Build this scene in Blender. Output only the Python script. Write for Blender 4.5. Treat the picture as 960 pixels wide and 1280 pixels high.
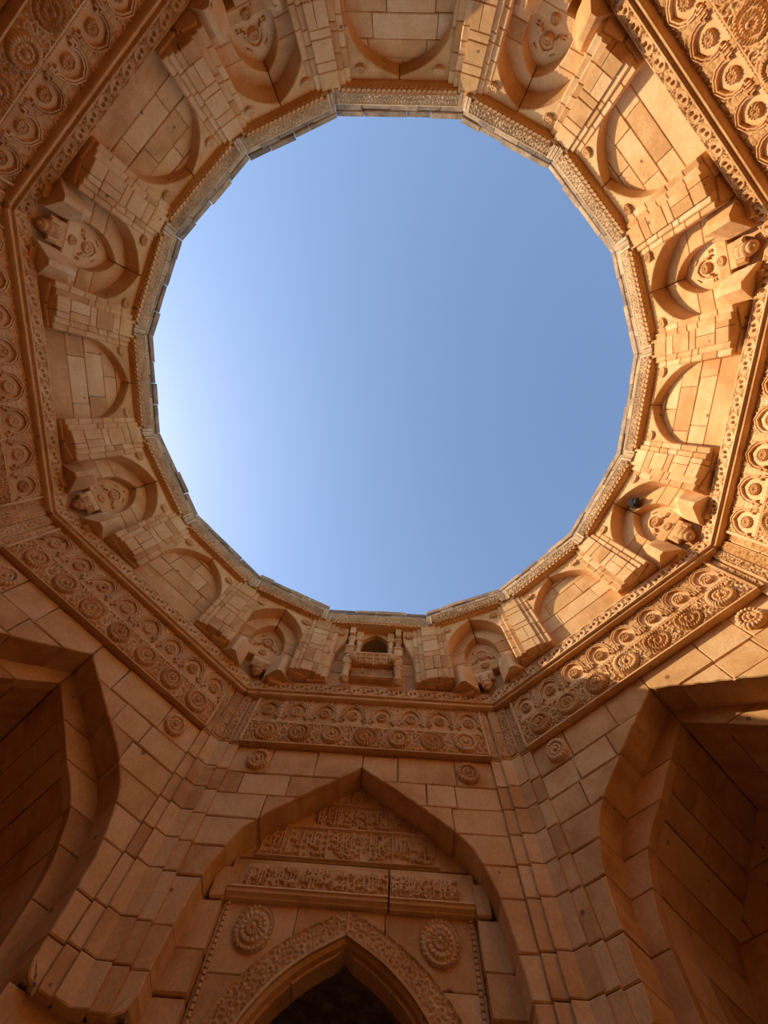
import bpy, math, random
import numpy as np
from mathutils import Matrix, Vector

# ------------------------------------------------------------------ reset
for o in list(bpy.data.objects):
    bpy.data.objects.remove(o, do_unlink=True)
scene = bpy.context.scene
COL = scene.collection
R = math.radians
EYE = 1.5            # camera height above the floor
A = 4.0              # distance from the middle of the octagon to each wall

# ------------------------------------------------------------------ camera
F_PX, PITCH, YAW, ROLL = 518.786, .229, .124, .171
def cam_axes(pitch, yaw, roll):
    f = Vector((0, math.sin(pitch), math.cos(pitch)))
    u = Vector((0, -math.cos(pitch), math.sin(pitch)))
    r = Vector((1, 0, 0))
    r2 = r*math.cos(roll) + u*math.sin(roll)
    u2 = -r*math.sin(roll) + u*math.cos(roll)
    Z = Matrix.Rotation(yaw, 3, 'Z')
    return Z@r2, Z@u2, Z@f
cr, cu, cf = cam_axes(PITCH, YAW, ROLL)
cam_data = bpy.data.cameras.new('camera')
cam = bpy.data.objects.new('camera', cam_data)
COL.objects.link(cam)
m3 = Matrix((cr, cu, -cf)).transposed()
cam.matrix_world = Matrix.Translation((.055*A, .077*A, EYE)) @ m3.to_4x4()
cam_data.sensor_fit = 'VERTICAL'
cam_data.sensor_height = 36
cam_data.sensor_width = 27
cam_data.lens = F_PX/1280*36
cam_data.clip_start = .02
scene.camera = cam

# ------------------------------------------------------------------ sky, sun, exposure
SUN_AZ, SUN_EL = -82.5, 35.0          # where the sun stands (degrees from +Y towards +X)
to_sun = Vector((math.sin(R(SUN_AZ))*math.cos(R(SUN_EL)), math.cos(R(SUN_AZ))*math.cos(R(SUN_EL)), math.sin(R(SUN_EL))))
world = bpy.data.worlds.new('sky')
scene.world = world
world.use_nodes = True
wn = world.node_tree
wn.nodes.clear()
sky = wn.nodes.new('ShaderNodeTexSky')
sky.sky_type = 'NISHITA'
sky.sun_disc = False
sky.sun_elevation = R(SUN_EL)
sky.sun_rotation = R(SUN_AZ)
sky.air_density = 1.0
sky.dust_density = .7
sky.ozone_density = 1.0
bg = wn.nodes.new('ShaderNodeBackground')
bg.inputs['Strength'].default_value = .285
wo = wn.nodes.new('ShaderNodeOutputWorld')
wn.links.new(sky.outputs[0], bg.inputs['Color'])
wn.links.new(bg.outputs[0], wo.inputs['Surface'])

sun_d = bpy.data.lights.new('sun', 'SUN')
sun_d.energy = 4.9
sun_d.color = (1.0, .89, .74)
sun_d.angle = R(.53)
sun = bpy.data.objects.new('sun', sun_d)
COL.objects.link(sun)
sun.rotation_euler = to_sun.to_track_quat('Z', 'Y').to_euler()
sun.location = (-12, 3, 14)

vs = scene.view_settings
vs.view_transform = 'Standard'
vs.look = 'None'
vs.gamma = 1
vs.use_curve_mapping = False
vs.exposure = .08

# ------------------------------------------------------------------ materials
def stone_material(name, c1, c2, c3, bump=.25, scale=1.0, speck=.5):
    m = bpy.data.materials.new(name)
    m.use_nodes = True
    nt = m.node_tree
    N, L = nt.nodes, nt.links
    b = N['Principled BSDF']
    b.inputs['Roughness'].default_value = .92
    b.inputs['Specular IOR Level'].default_value = .15
    tc = N.new('ShaderNodeTexCoord')
    oi = N.new('ShaderNodeObjectInfo')
    off = N.new('ShaderNodeVectorMath'); off.operation = 'SCALE'
    comb = N.new('ShaderNodeCombineXYZ')
    comb.inputs[0].default_value = 1; comb.inputs[1].default_value = .73; comb.inputs[2].default_value = .41
    L.new(comb.outputs[0], off.inputs[0])
    mul = N.new('ShaderNodeMath'); mul.operation = 'MULTIPLY'; mul.inputs[1].default_value = 60
    L.new(oi.outputs['Random'], mul.inputs[0]); L.new(mul.outputs[0], off.inputs['Scale'])
    add = N.new('ShaderNodeVectorMath'); add.operation = 'ADD'
    L.new(tc.outputs['Object'], add.inputs[0]); L.new(off.outputs[0], add.inputs[1])
    n1 = N.new('ShaderNodeTexNoise'); n1.inputs['Scale'].default_value = 2.3*scale; n1.inputs['Detail'].default_value = 6; n1.inputs['Roughness'].default_value = .62
    L.new(add.outputs[0], n1.inputs['Vector'])
    r1 = N.new('ShaderNodeValToRGB')
    r1.color_ramp.elements[0].position = .3; r1.color_ramp.elements[0].color = (*c1, 1)
    r1.color_ramp.elements[1].position = .72; r1.color_ramp.elements[1].color = (*c3, 1)
    e = r1.color_ramp.elements.new(.5); e.color = (*c2, 1)
    # stone-to-stone difference
    sh = N.new('ShaderNodeMath'); sh.operation = 'MULTIPLY_ADD'; sh.inputs[1].default_value = .30; sh.inputs[2].default_value = -.15
    L.new(oi.outputs['Random'], sh.inputs[0])
    ad = N.new('ShaderNodeMath'); ad.operation = 'ADD'
    L.new(n1.outputs['Fac'], ad.inputs[0]); L.new(sh.outputs[0], ad.inputs[1])
    L.new(ad.outputs[0], r1.inputs['Fac'])
    # fine grain and pock marks
    n2 = N.new('ShaderNodeTexNoise'); n2.inputs['Scale'].default_value = 38*scale; n2.inputs['Detail'].default_value = 4; n2.inputs['Roughness'].default_value = .7
    L.new(add.outputs[0], n2.inputs['Vector'])
    r2 = N.new('ShaderNodeMapRange'); r2.inputs['From Min'].default_value = .3; r2.inputs['From Max'].default_value = .7
    r2.inputs['To Min'].default_value = 1-.28*speck; r2.inputs['To Max'].default_value = 1+.12*speck
    L.new(n2.outputs['Fac'], r2.inputs['Value'])
    mx = N.new('ShaderNodeMix'); mx.data_type = 'RGBA'; mx.blend_type = 'MULTIPLY'; mx.inputs['Factor'].default_value = 1
    L.new(r1.outputs['Color'], mx.inputs['A'])
    L.new(r2.outputs['Result'], mx.inputs['B'])
    vo = N.new('ShaderNodeTexVoronoi'); vo.inputs['Scale'].default_value = 6.5*scale
    L.new(add.outputs[0], vo.inputs['Vector'])
    sep = N.new('ShaderNodeSeparateColor'); L.new(vo.outputs['Color'], sep.inputs[0])
    gate = N.new('ShaderNodeMapRange'); gate.inputs['From Min'].default_value = .72; gate.inputs['From Max'].default_value = 1.0
    gate.inputs['To Min'].default_value = 0; gate.inputs['To Max'].default_value = .17
    L.new(sep.outputs[0], gate.inputs['Value'])
    lt = N.new('ShaderNodeMath'); lt.operation = 'LESS_THAN'
    L.new(vo.outputs['Distance'], lt.inputs[0]); L.new(gate.outputs['Result'], lt.inputs[1])
    mp = N.new('ShaderNodeMix'); mp.data_type = 'RGBA'; mp.blend_type = 'MIX'
    pm = N.new('ShaderNodeMath'); pm.operation = 'MULTIPLY'; pm.inputs[1].default_value = .75
    L.new(lt.outputs[0], pm.inputs[0]); L.new(pm.outputs[0], mp.inputs['Factor'])
    L.new(mx.outputs['Result'], mp.inputs['A']); mp.inputs['B'].default_value = (.16, .07, .025, 1)
    # pale salt bloom in thin patches
    n4 = N.new('ShaderNodeTexNoise'); n4.inputs['Scale'].default_value = 5.5*scale; n4.inputs['Detail'].default_value = 8; n4.inputs['Roughness'].default_value = .75
    L.new(add.outputs[0], n4.inputs['Vector'])
    r4 = N.new('ShaderNodeMapRange'); r4.inputs['From Min'].default_value = .60; r4.inputs['From Max'].default_value = .78
    r4.inputs['To Min'].default_value = 0; r4.inputs['To Max'].default_value = .4
    L.new(n4.outputs['Fac'], r4.inputs['Value'])
    ms = N.new('ShaderNodeMix'); ms.data_type = 'RGBA'; ms.blend_type = 'MIX'
    L.new(r4.outputs['Result'], ms.inputs['Factor']); L.new(mp.outputs['Result'], ms.inputs['A']); ms.inputs['B'].default_value = (.80, .58, .34, 1)
    L.new(ms.outputs['Result'], b.inputs['Base Color'])
    # tooling marks + grain relief
    n3 = N.new('ShaderNodeTexNoise'); n3.inputs['Scale'].default_value = 9*scale; n3.inputs['Detail'].default_value = 5
    L.new(add.outputs[0], n3.inputs['Vector'])
    s2 = N.new('ShaderNodeMath'); s2.operation = 'MULTIPLY_ADD'; s2.inputs[1].default_value = .35
    L.new(n2.outputs['Fac'], s2.inputs[0]); L.new(n3.outputs['Fac'], s2.inputs[2])
    bp = N.new('ShaderNodeBump'); bp.inputs['Strength'].default_value = bump; bp.inputs['Distance'].default_value = .03
    L.new(s2.outputs[0], bp.inputs['Height']); L.new(bp.outputs[0], b.inputs['Normal'])
    return m
STONE = stone_material('sandstone', (.57, .27, .085), (.74, .39, .14), (.83, .50, .215), bump=.3, speck=.5)
CARVED = stone_material('carved_sandstone', (.55, .26, .08), (.72, .375, .135), (.82, .485, .21), bump=.3, scale=1.4, speck=.7)
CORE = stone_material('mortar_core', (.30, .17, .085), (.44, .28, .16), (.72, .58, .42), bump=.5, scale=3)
COPING = stone_material('weathered_coping_stone', (.20, .135, .085), (.38, .235, .125), (.58, .37, .19), bump=.5, scale=2)
WEATHERED = stone_material('weathered_carving', (.40, .225, .105), (.60, .355, .165), (.75, .48, .24), bump=.4, scale=1.8, speck=1)
FLOOR = stone_material('floor_stone', (.36, .25, .15), (.45, .32, .2), (.52, .39, .25))

# ------------------------------------------------------------------ scene helpers
ORG = {}
def local_frame(phi, r):
    a = R(phi)
    return Vector((math.sin(a)*r, math.cos(a)*r, 0))
def tag(o, label=None, cat=None, group=None, kind=None):
    if label: o['label'] = label
    if cat: o['category'] = cat; o['kind'] = 'thing'
    if group: o['group'] = group
    if kind: o['kind'] = kind
    return o
def thing(name, phi, r, zb, **kw):
    """Empty standing at base height zb (relative to the eye) of frame phi, r.
    In the frame: x along the wall, y outwards, z relative to the eye."""
    o = bpy.data.objects.new(name, None)
    COL.objects.link(o)
    o.empty_display_size = .2
    p = local_frame(phi, r)
    o.location = (p.x, p.y, zb+EYE)
    o.rotation_euler = (0, 0, -R(phi))
    ORG[o.name] = Vector((0, 0, zb))
    tag(o, **kw)
    return o
def part(parent, name, mesh, mat=None, loc=(0, 0, 0), rot=(0, 0, 0), scale=(1, 1, 1), kind=None):
    o = bpy.data.objects.new(name, mesh)
    COL.objects.link(o)
    o.parent = parent
    o.location = Vector(loc) - ORG[parent.name]
    o.rotation_euler = rot
    o.scale = scale
    ORG[o.name] = Vector(loc)
    if mat and not mesh.materials:
        mesh.materials.append(mat)
    if kind: o['kind'] = kind
    return o
def mesh_from(name, v, f, smooth=False, mat=STONE):
    me = bpy.data.meshes.new(name)
    me.from_pydata(v, [], f)
    if smooth:
        me.polygons.foreach_set('use_smooth', [True]*len(me.polygons))
    me.materials.append(mat)
    me.update()
    return me
def inset(poly, b):
    n = len(poly); out = []
    for i in range(n):
        p0, p1, p2 = (Vector(poly[i-1]), Vector(poly[i]), Vector(poly[(i+1) % n]))
        e1 = p1-p0; e2 = p2-p1
        if e1.length < 1e-7: e1 = e2
        if e2.length < 1e-7: e2 = e1
        e1 = e1.normalized(); e2 = e2.normalized()
        n1 = Vector((-e1.y, e1.x)); n2 = Vector((-e2.y, e2.x))
        m = n1+n2
        if m.length < 1e-4: m = n1
        m.normalize()
        k = b/max(.45, m.dot(n1))
        out.append((p1.x+m.x*k, p1.y+m.y*k))
    return out
def area2(poly):
    return sum(poly[i-1][0]*poly[i][1]-poly[i][0]*poly[i-1][1] for i in range(len(poly)))
def ccw(poly):
    return poly if area2(poly) > 0 else poly[::-1]
def slab_mesh(name, poly, yf, yb, bev=.008, gap=0.0, mat=STONE, wob=0.0, rng=None):
    """polygon in (u, z) pushed from yf (towards the room) to yb; yf may be a function of z"""
    poly = ccw(list(poly))
    if gap: poly = inset(poly, gap)
    if wob and rng:
        poly = [(x+rng.uniform(-wob, wob), z+rng.uniform(-wob, wob)) for x, z in poly]
    ff = yf if callable(yf) else (lambda z: yf)
    n = len(poly)
    ins = inset(poly, bev)
    v = [(x, ff(z), z) for x, z in ins] + [(x, ff(z)+bev, z) for x, z in poly] + [(x, yb, z) for x, z in poly]
    f = [list(range(n))]
    for i in range(n):
        j = (i+1) % n
        f.append([j, i, n+i, n+j]); f.append([n+j, n+i, 2*n+i, 2*n+j])
    f.append([2*n+i for i in range(n)][::-1])
    return mesh_from(name, v, f, mat=mat)
def prism_mesh(name, plan, z0, z1, bev=.006, lean=None, mat=STONE, wob=0, rng=None):
    """plan polygon in (u, y) standing from z0 to z1; lean(z) shifts points that have y below .05"""
    plan = ccw(list(plan))
    lean = lean or (lambda z: 0)
    if wob and rng:
        plan = [(x+rng.uniform(-wob, wob), y+rng.uniform(-wob, wob)) for x, y in plan]
    n = len(plan); ins = inset(plan, bev)
    v = []
    for pl, z in ((ins, z0), (plan, z0+bev), (plan, z1-bev), (ins, z1)):
        v += [(x, y+(lean(z) if y < .05 else 0), z) for x, y in pl]
    f = [list(range(n))[::-1]]
    for k in range(3):
        for i in range(n):
            j = (i+1) % n
            f.append([k*n+i, k*n+j, (k+1)*n+j, (k+1)*n+i])
    f.append([3*n+i for i in range(n)])
    return mesh_from(name, v, f, mat=mat)
def box_mesh(name, x0, x1, y0, y1, z0, z1, bev=.006, mat=STONE):
    return prism_mesh(name, [(x0, y0), (x1, y0), (x1, y1), (x0, y1)], z0, z1, bev, mat=mat)
def lathe_mesh(name, prof, seg=20, mat=STONE, flute=0, fd=0.0, smooth=True):
    """profile [(radius, z)] about the local z axis"""
    v, f = [], []
    for (r, z) in prof:
        for i in range(seg):
            t = 2*math.pi*i/seg
            rr = r*(1+fd*math.cos(flute*t)) if flute else r
            v.append((rr*math.cos(t), rr*math.sin(t), z))
    m = len(prof)
    for k in range(m-1):
        for i in range(seg):
            j = (i+1) % seg
            f.append([k*seg+i, k*seg+j, (k+1)*seg+j, (k+1)*seg+i])
    f.append(list(range(seg))[::-1]); f.append([(m-1)*seg+i for i in range(seg)])
    return mesh_from(name, v, f, smooth, mat)
def sweep_mesh(name, path, sect, mat=STONE, closed=False):
    """path: [(u, z)], section: [(offset to the left of the path, y)] closed profile"""
    n = len(path); m = len(sect); v, f = [], []
    for i in range(n):
        a = Vector(path[max(0, i-1)]) if not closed else Vector(path[i-1])
        b = Vector(path[min(n-1, i+1)]) if not closed else Vector(path[(i+1) % n])
        p = Vector(path[i])
        d1 = (p-a); d2 = (b-p)
        d1 = d1.normalized() if d1.length > 1e-9 else d2.normalized()
        d2 = d2.normalized() if d2.length > 1e-9 else d1
        n1 = Vector((-d1.y, d1.x)); n2 = Vector((-d2.y, d2.x))
        mm = (n1+n2)
        mm = mm.normalized() if mm.length > 1e-6 else n1
        k = 1/max(.4, mm.dot(n1))
        for (o, y) in sect:
            q = p+mm*o*k
            v.append((q.x, y, q.y))
    for i in range(n if closed else n-1):
        i2 = (i+1) % n
        for j in range(m):
            j2 = (j+1) % m
            f.append([i*m+j, i*m+j2, i2*m+j2, i2*m+j])
    if not closed:
        f.append(list(range(m))[::-1]); f.append([(n-1)*m+j for j in range(m)])
    return mesh_from(name, v, f, mat=mat)
def relief_mesh(name, u0, u1, z0, z1, res, func, yb, mask=None, mat=CARVED, lean=None, back=.03):
    """carved surface: grid over (u, z) standing out by func(U, Z) metres from y = yb"""
    nu = max(2, int(round((u1-u0)/res))+1); nz = max(2, int(round((z1-z0)/res))+1)
    U, Z = np.meshgrid(np.linspace(u0, u1, nu), np.linspace(z0, z1, nz))
    H = func(U, Z)
    edge = (U <= u0+1e-6) | (U >= u1-1e-6) | (Z <= z0+1e-6) | (Z >= z1-1e-6)
    Y = yb - H
    Y[edge] = yb + back
    if lean: Y = Y + np.vectorize(lean)(Z)
    co = np.stack([U, Y, Z], -1).reshape(-1, 3)
    idx = np.arange(nu*nz).reshape(nz, nu)
    q = np.stack([idx[:-1, :-1], idx[:-1, 1:], idx[1:, 1:], idx[1:, :-1]], -1).reshape(-1, 4)
    if mask is not None:
        c = co[q].mean(1)
        q = q[mask(c[:, 0], c[:, 2])]
    me = bpy.data.meshes.new(name)
    me.vertices.add(len(co)); me.vertices.foreach_set('co', co.ravel())
    me.loops.add(len(q)*4); me.loops.foreach_set('vertex_index', q.ravel())
    me.polygons.add(len(q)); me.polygons.foreach_set('loop_start', np.arange(len(q))*4)
    me.update(calc_edges=True); me.validate()
    me.polygons.foreach_set('use_smooth', np.ones(len(q), bool))
    me.materials.append(mat)
    return me

# ------------------------------------------------------------------ carving patterns
def sstep(a, b, x):
    t = np.clip((x-a)/(b-a), 0, 1)
    return t*t*(3-2*t)
def vine(U, Z, seed, cell=.13, lam=.046, amp=.016):
    """scrolling tendrils: a spiral round every seed point"""
    rs = np.random.RandomState(seed)
    u0, z0 = U.min()-cell, Z.min()-cell
    nu = int((U.max()-u0)/cell)+3; nz = int((Z.max()-z0)/cell)+3
    pts = []
    for i in range(nu):
        for j in range(nz):
            pts.append((u0+(i+.5*(j % 2)+rs.uniform(-.22, .22))*cell, z0+(j*.9+rs.uniform(-.2, .2))*cell, rs.choice([-1, 1]), rs.uniform(0, 6.28)))
    best = np.full(U.shape, 9.); sec = np.full(U.shape, 9.); H = np.zeros(U.shape)
    for (a, b, s, p) in pts:
        near = np.hypot(U-a, Z-b)
        t = near < best
        sec = np.where(t, best, np.minimum(sec, near))
        th = np.arctan2(Z-b, U-a)
        sp = np.sin(2*np.pi*near/lam + s*th + p)
        lf = sp*(.78+.3*np.sin(5*th*s+near*90+p))
        H = np.where(t, sstep(-.1, .2, lf), H)
        best = np.where(t, near, best)
    rim = sstep(.0, .014, sec-best)
    return amp*H*(.35+.65*rim)
def pits(U, Z, pu, pz, r, depth):
    H = np.zeros(U.shape)
    for a in pu:
        for b in pz:
            H -= depth*(1-sstep(r*.6, r*1.1, np.hypot(U-a, Z-b)))
    return H

def rosette_mesh(name, rad, deep, n_out=18, n_in=10, style=0):
    """flower boss: petal rings round a hollow and a central knob; faces -y"""
    rings = 24; seg = 96
    v, f = [], []
    def h(r, t):
        if style == 1:
            o = .5+.5*math.cos(n_out*t)
            if r < .2: return .55+.35*math.cos(r/.2*math.pi/2)
            if r < .3: return .08
            if r < .62: return (.62+.16*math.cos(n_in*t))*math.sin((r-.26)/.38*math.pi)**.5
            if r < .7: return .0
            return (.35+.45*o)*math.sin((min(r, .999)-.68)/.32*math.pi)**.6
        o = abs(math.cos(n_out*t/2))
        if style == 2:
            if r < .12: return 1.0
            if r < .2: return .35
            if r < .38: return .62+.25*abs(math.cos(n_in*t/2))
            if r < .44: return .2
            if r < .66: return .42+.3*abs(math.cos(n_in*t/2+.4))
            if r < .72: return .1
            if r < .94: return .42 if (t*n_out/(2*math.pi)) % 1 < .62 and r > .76 and r < .9 else .12
            return .45
        if r < .18: return .8+.2*math.cos(r/.18*math.pi/2)
        if r < .28: return .12
        if r < .54: return .62+.12*abs(math.cos(n_in*t/2))-.3*abs((r-.41)/.13)**3
        if r < .66: return .0
        return (.62+.26*o)*(1-((r-.66)/.34)**4*.5)
    v.append((0, -deep*h(0, 0), 0))
    for k in range(1, rings+1):
        r = k/rings
        for i in range(seg):
            t = 2*math.pi*i/seg
            rr = r*rad
            if k >= rings-2: rr *= 1-.05*(1-abs(math.cos(n_out*t/2)))
            y = -deep*h(r, t) if k < rings else .012
            v.append((rr*math.cos(t), y, rr*math.sin(t)))
    for i in range(seg):
        f.append([0, 1+i, 1+(i+1) % seg])
    for k in range(rings-1):
        for i in range(seg):
            j = (i+1) % seg
            a = 1+k*seg
            f.append([a+i, a+seg+i, a+seg+j, a+j])
    return mesh_from(name, v, f, True, CARVED)
ROS_BIG = [rosette_mesh('rosette', .145, .07, 28, 12, 0), rosette_mesh('rosette', .145, .07, 24, 16, 1), rosette_mesh('rosette', .135, .066, 24, 10, 0)]
ROS_WALL = rosette_mesh('rosette', .125, .055, 18, 10, 0)
ROS_BOSS = rosette_mesh('rosette', .068, .045, 12, 8, 0)
ROS_ROUNDEL = rosette_mesh('roundel', .07, .028, 12, 8, 0)
ROS_DOOR = rosette_mesh('rosette', .165, .05, 24, 16, 2)

# ------------------------------------------------------------------ arch curves (half width at height z, both relative to the eye)
def pchip(xs, ys):
    xs = list(xs); ys = list(ys); n = len(xs)
    d = [(ys[i+1]-ys[i])/(xs[i+1]-xs[i]) for i in range(n-1)]
    m = [d[0]]+[0 if d[i-1]*d[i] <= 0 else 2*d[i-1]*d[i]/(d[i-1]+d[i]) for i in range(1, n-1)]+[d[-1]]
    def f(x):
        if x <= xs[0]: return ys[0]
        if x >= xs[-1]: return ys[-1]
        i = max(k for k in range(n-1) if xs[k] <= x)
        h = xs[i+1]-xs[i]; t = (x-xs[i])/h
        return (2*t**3-3*t*t+1)*ys[i]+(t**3-2*t*t+t)*h*m[i]+(-2*t**3+3*t*t)*ys[i+1]+(t**3-t*t)*h*m[i+1]
    return f
MAIN_APEX = 3.72
w_main = pchip([1.9, 2.45, 2.9, 3.05, 3.2, 3.35, 3.72], [1.28, 1.225, 1.07, .945, .755, .545, 0])
def w_off(w, apex, d, da):
    """same curve moved inwards by d at the sides and da at the apex"""
    return lambda z: max(0.0, w(z+da*(1 if z > 2.6 else max(0, (z-1.9)/.7)))-d*max(0, min(1, (apex-da-z)/.5)))
def arch_zs(z0, z1, n):
    return [z0+(z1-z0)*i/n for i in range(n+1)]
def cut_block(ua, ub, z0, z1, w, n=6):
    """right-hand block ua..ub x z0..z1 less the arch opening |u| < w(z)"""
    if w(z1) >= ub: return None
    zs = arch_zs(z0, z1, n)
    if w(z0) > ub:
        lo, hi = z0, z1
        for _ in range(40):
            mid = (lo+hi)/2
            if w(mid) > ub: lo = mid
            else: hi = mid
        zs = arch_zs(hi, z1, n)
    if all(w(z) <= ua for z in zs):
        return [(ua, z0), (ub, z0), (ub, z1), (ua, z1)]
    left = [(max(ua, w(z)), z) for z in zs]
    # drop repeated points on the straight run
    out = [left[0]]
    for p in left[1:-1]:
        if not (abs(p[0]-ua) < 1e-6 and abs(out[-1][0]-ua) < 1e-6): out.append(p)
    out.append(left[-1])
    poly = []
    if ub-out[0][0] > 1e-3: poly.append((ub, zs[0]))
    else: poly.append((ub, zs[0])); out = out[1:]
    poly += [(ub, z1)] + out[::-1]
    return poly
def mirror(poly):
    return [(-x, z) for x, z in poly]

# ------------------------------------------------------------------ who is who round the octagon
WALLS = [0, 45, 90, 135, 180, -135, -90, -45]
SIDE = {0: 'front', 45: 'front_right', 90: 'right', 135: 'back_right', 180: 'back', -135: 'back_left', -90: 'left', -45: 'front_left'}
WHICH = {0: 'over the inscribed doorway', 45: 'on the half sunlit wall beside the doorway', 90: 'on the sunlit wall second from the doorway',
         135: 'on the sunlit wall third from the doorway', 180: 'on the wall facing the doorway', -135: 'on the shaded wall third from the doorway',
         -90: 'on the shaded wall second from the doorway', -45: 'on the shaded wall beside the doorway'}
ORD = ['first', 'second', 'third', 'fourth', 'fifth', 'sixth', 'seventh', 'eighth']
def corner_name(phi):
    k = int((abs(phi)-22.5)/45+.1)
    return ORD[k]+' from the doorway on the '+('sunlit' if phi > 0 else 'shaded')+' side'

# ------------------------------------------------------------------ floor and an unseen shell added to stop light leaking in
def ring_mesh(name, ri, ro, z0, z1, n, a0, mat):
    v, f = [], []
    for r, z in ((ri, z0), (ro, z0), (ro, z1), (ri, z1)):
        for i in range(n):
            t = R(a0+360*i/n)
            v.append((r*math.sin(t), r*math.cos(t), z))
    for k in range(4):
        for i in range(n):
            j = (i+1) % n
            f.append([k*n+i, k*n+j, ((k+1) % 4)*n+j, ((k+1) % 4)*n+i])
    return mesh_from(name, v, f, mat=mat)
def struct(name, mesh):
    o = bpy.data.objects.new(name, mesh); COL.objects.link(o); o['kind'] = 'structure'
    return o
fl = 7.6
struct('floor', mesh_from('floor', [(fl*math.sin(R(22.5+45*i)), fl*math.cos(R(22.5+45*i)), z) for z in (-.2, 0) for i in range(8)],
       [[8+i for i in range(8)][::-1], list(range(8))]+[[i, (i+1) % 8, 8+(i+1) % 8, 8+i] for i in range(8)], mat=FLOOR))
struct('wall_outer', ring_mesh('wall_outer', 7.0, 7.5, 0, 6.0, 8, 22.5, CORE))
struct('wall_terrace', ring_mesh('wall_terrace', 4.45, 7.4, 5.8, 6.2, 8, 22.5, CORE))  # unseen roof ring, closes the shell against light from above
struct('wall_drum', ring_mesh('wall_drum', 4.62, 4.95, 5.9, EYE+6.34, 16, 11.25, CORE))  # unseen ring added behind the bays to block light

# ------------------------------------------------------------------ lower walls
COURSES = [1.73, 1.966, 2.22, 2.56, 2.81, 3.07, 3.32, 3.57, 3.90]
UE = 1.412                      # where the wall face ends and the corner pier begins
D_SOFFIT = .34
rngw = random.Random(5)
def wall_polys(seed):
    """stones of one wall face"""
    rng = random.Random(seed)
    out = []
    for ci in range(len(COURSES)-1):
        z0, z1 = COURSES[ci], COURSES[ci+1]
        for s in (1, -1):
            start = w_main(z1) if z1 < MAIN_APEX else 0
            joints = [0.0]
            u = start+rng.uniform(.3, .52)
            while u < UE-.17:
                joints.append(u); u += rng.uniform(.28, .6)
            joints.append(UE)
            if ci == len(COURSES)-2:
                joints = [0.0, .42+rng.uniform(-.12, .2), 1.0, UE] if rng.random() < .7 else [0, .6, 1.0, UE]
            for a, b in zip(joints[:-1], joints[1:]):
                w = w_main
                if ci == 0:
                    w = lambda z: w_main(z)+(.13-math.sqrt(max(0, .13**2-(.13-(z-1.73))**2)) if z < 1.86 else 0)
                p = cut_block(a, b, z0, z1, w, 8 if ci in (0, 6, 7) else 5)
                if p is None or abs(area2(p))/2 < .004: continue
                out.append(p if s > 0 else mirror(p))
    return out
LOWER = [-1.5, -1.05, -.6, -.1, .42, .9, 1.32, 1.73]
def core_polys(w, z0, z1, ue, d):
    pts = [(min(ue-.01, w(z)+d), z) for z in arch_zs(z0, 3.9, 26)]
    right = [(ue, z0), (ue, z1), (0, z1)] + [p for p in pts[::-1] if p[1] <= 3.9]
    # tidy the apex
    right = [(ue, z0), (ue, z1), (0, z1), (0, MAIN_APEX+.03)] + [(min(ue-.01, w(z)+d), z) for z in arch_zs(z0, MAIN_APEX, 26)[::-1] if w(z) > 0]
    return right
def build_wall(phi, alcove):
    wl = thing('wall_'+SIDE[phi], phi, A, -EYE, kind='structure')
    rng = random.Random(int(phi)+700)
    # stones of the face
    for p in wall_polys(int(phi)*7+11):
        yo = rng.uniform(-.006, .006)
        part(wl, 'stone', slab_mesh('stone', p, yo, D_SOFFIT, .009, .0035, wob=.005, rng=rng))
    # mortar core that shows only in the joints
    for s in (1, -1):
        cp = core_polys(w_main, 1.75, 4.9, 1.66, .03)
        part(wl, 'core', slab_mesh('core', cp if s > 0 else mirror(cp), .03, D_SOFFIT-.01, .002, mat=CORE))
    # small rosettes in the spandrels
    for s in (1, -1):
        part(wl, 'rosette', ROS_WALL, loc=(1.13*s, -.008, 3.72), rot=(0, rng.uniform(0, 1), 0))
    # recessed lower courses under the springing
    for s in (1, -1):
        for z0, z1 in zip(LOWER[:-1], LOWER[1:]):
            p = [(1.27, z0), (1.60, z0), (1.60, z1), (1.27, z1)]
            part(wl, 'stone', slab_mesh('stone', p if s > 0 else mirror(p), .10, D_SOFFIT+.1, .009, .002))
    return wl

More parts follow.
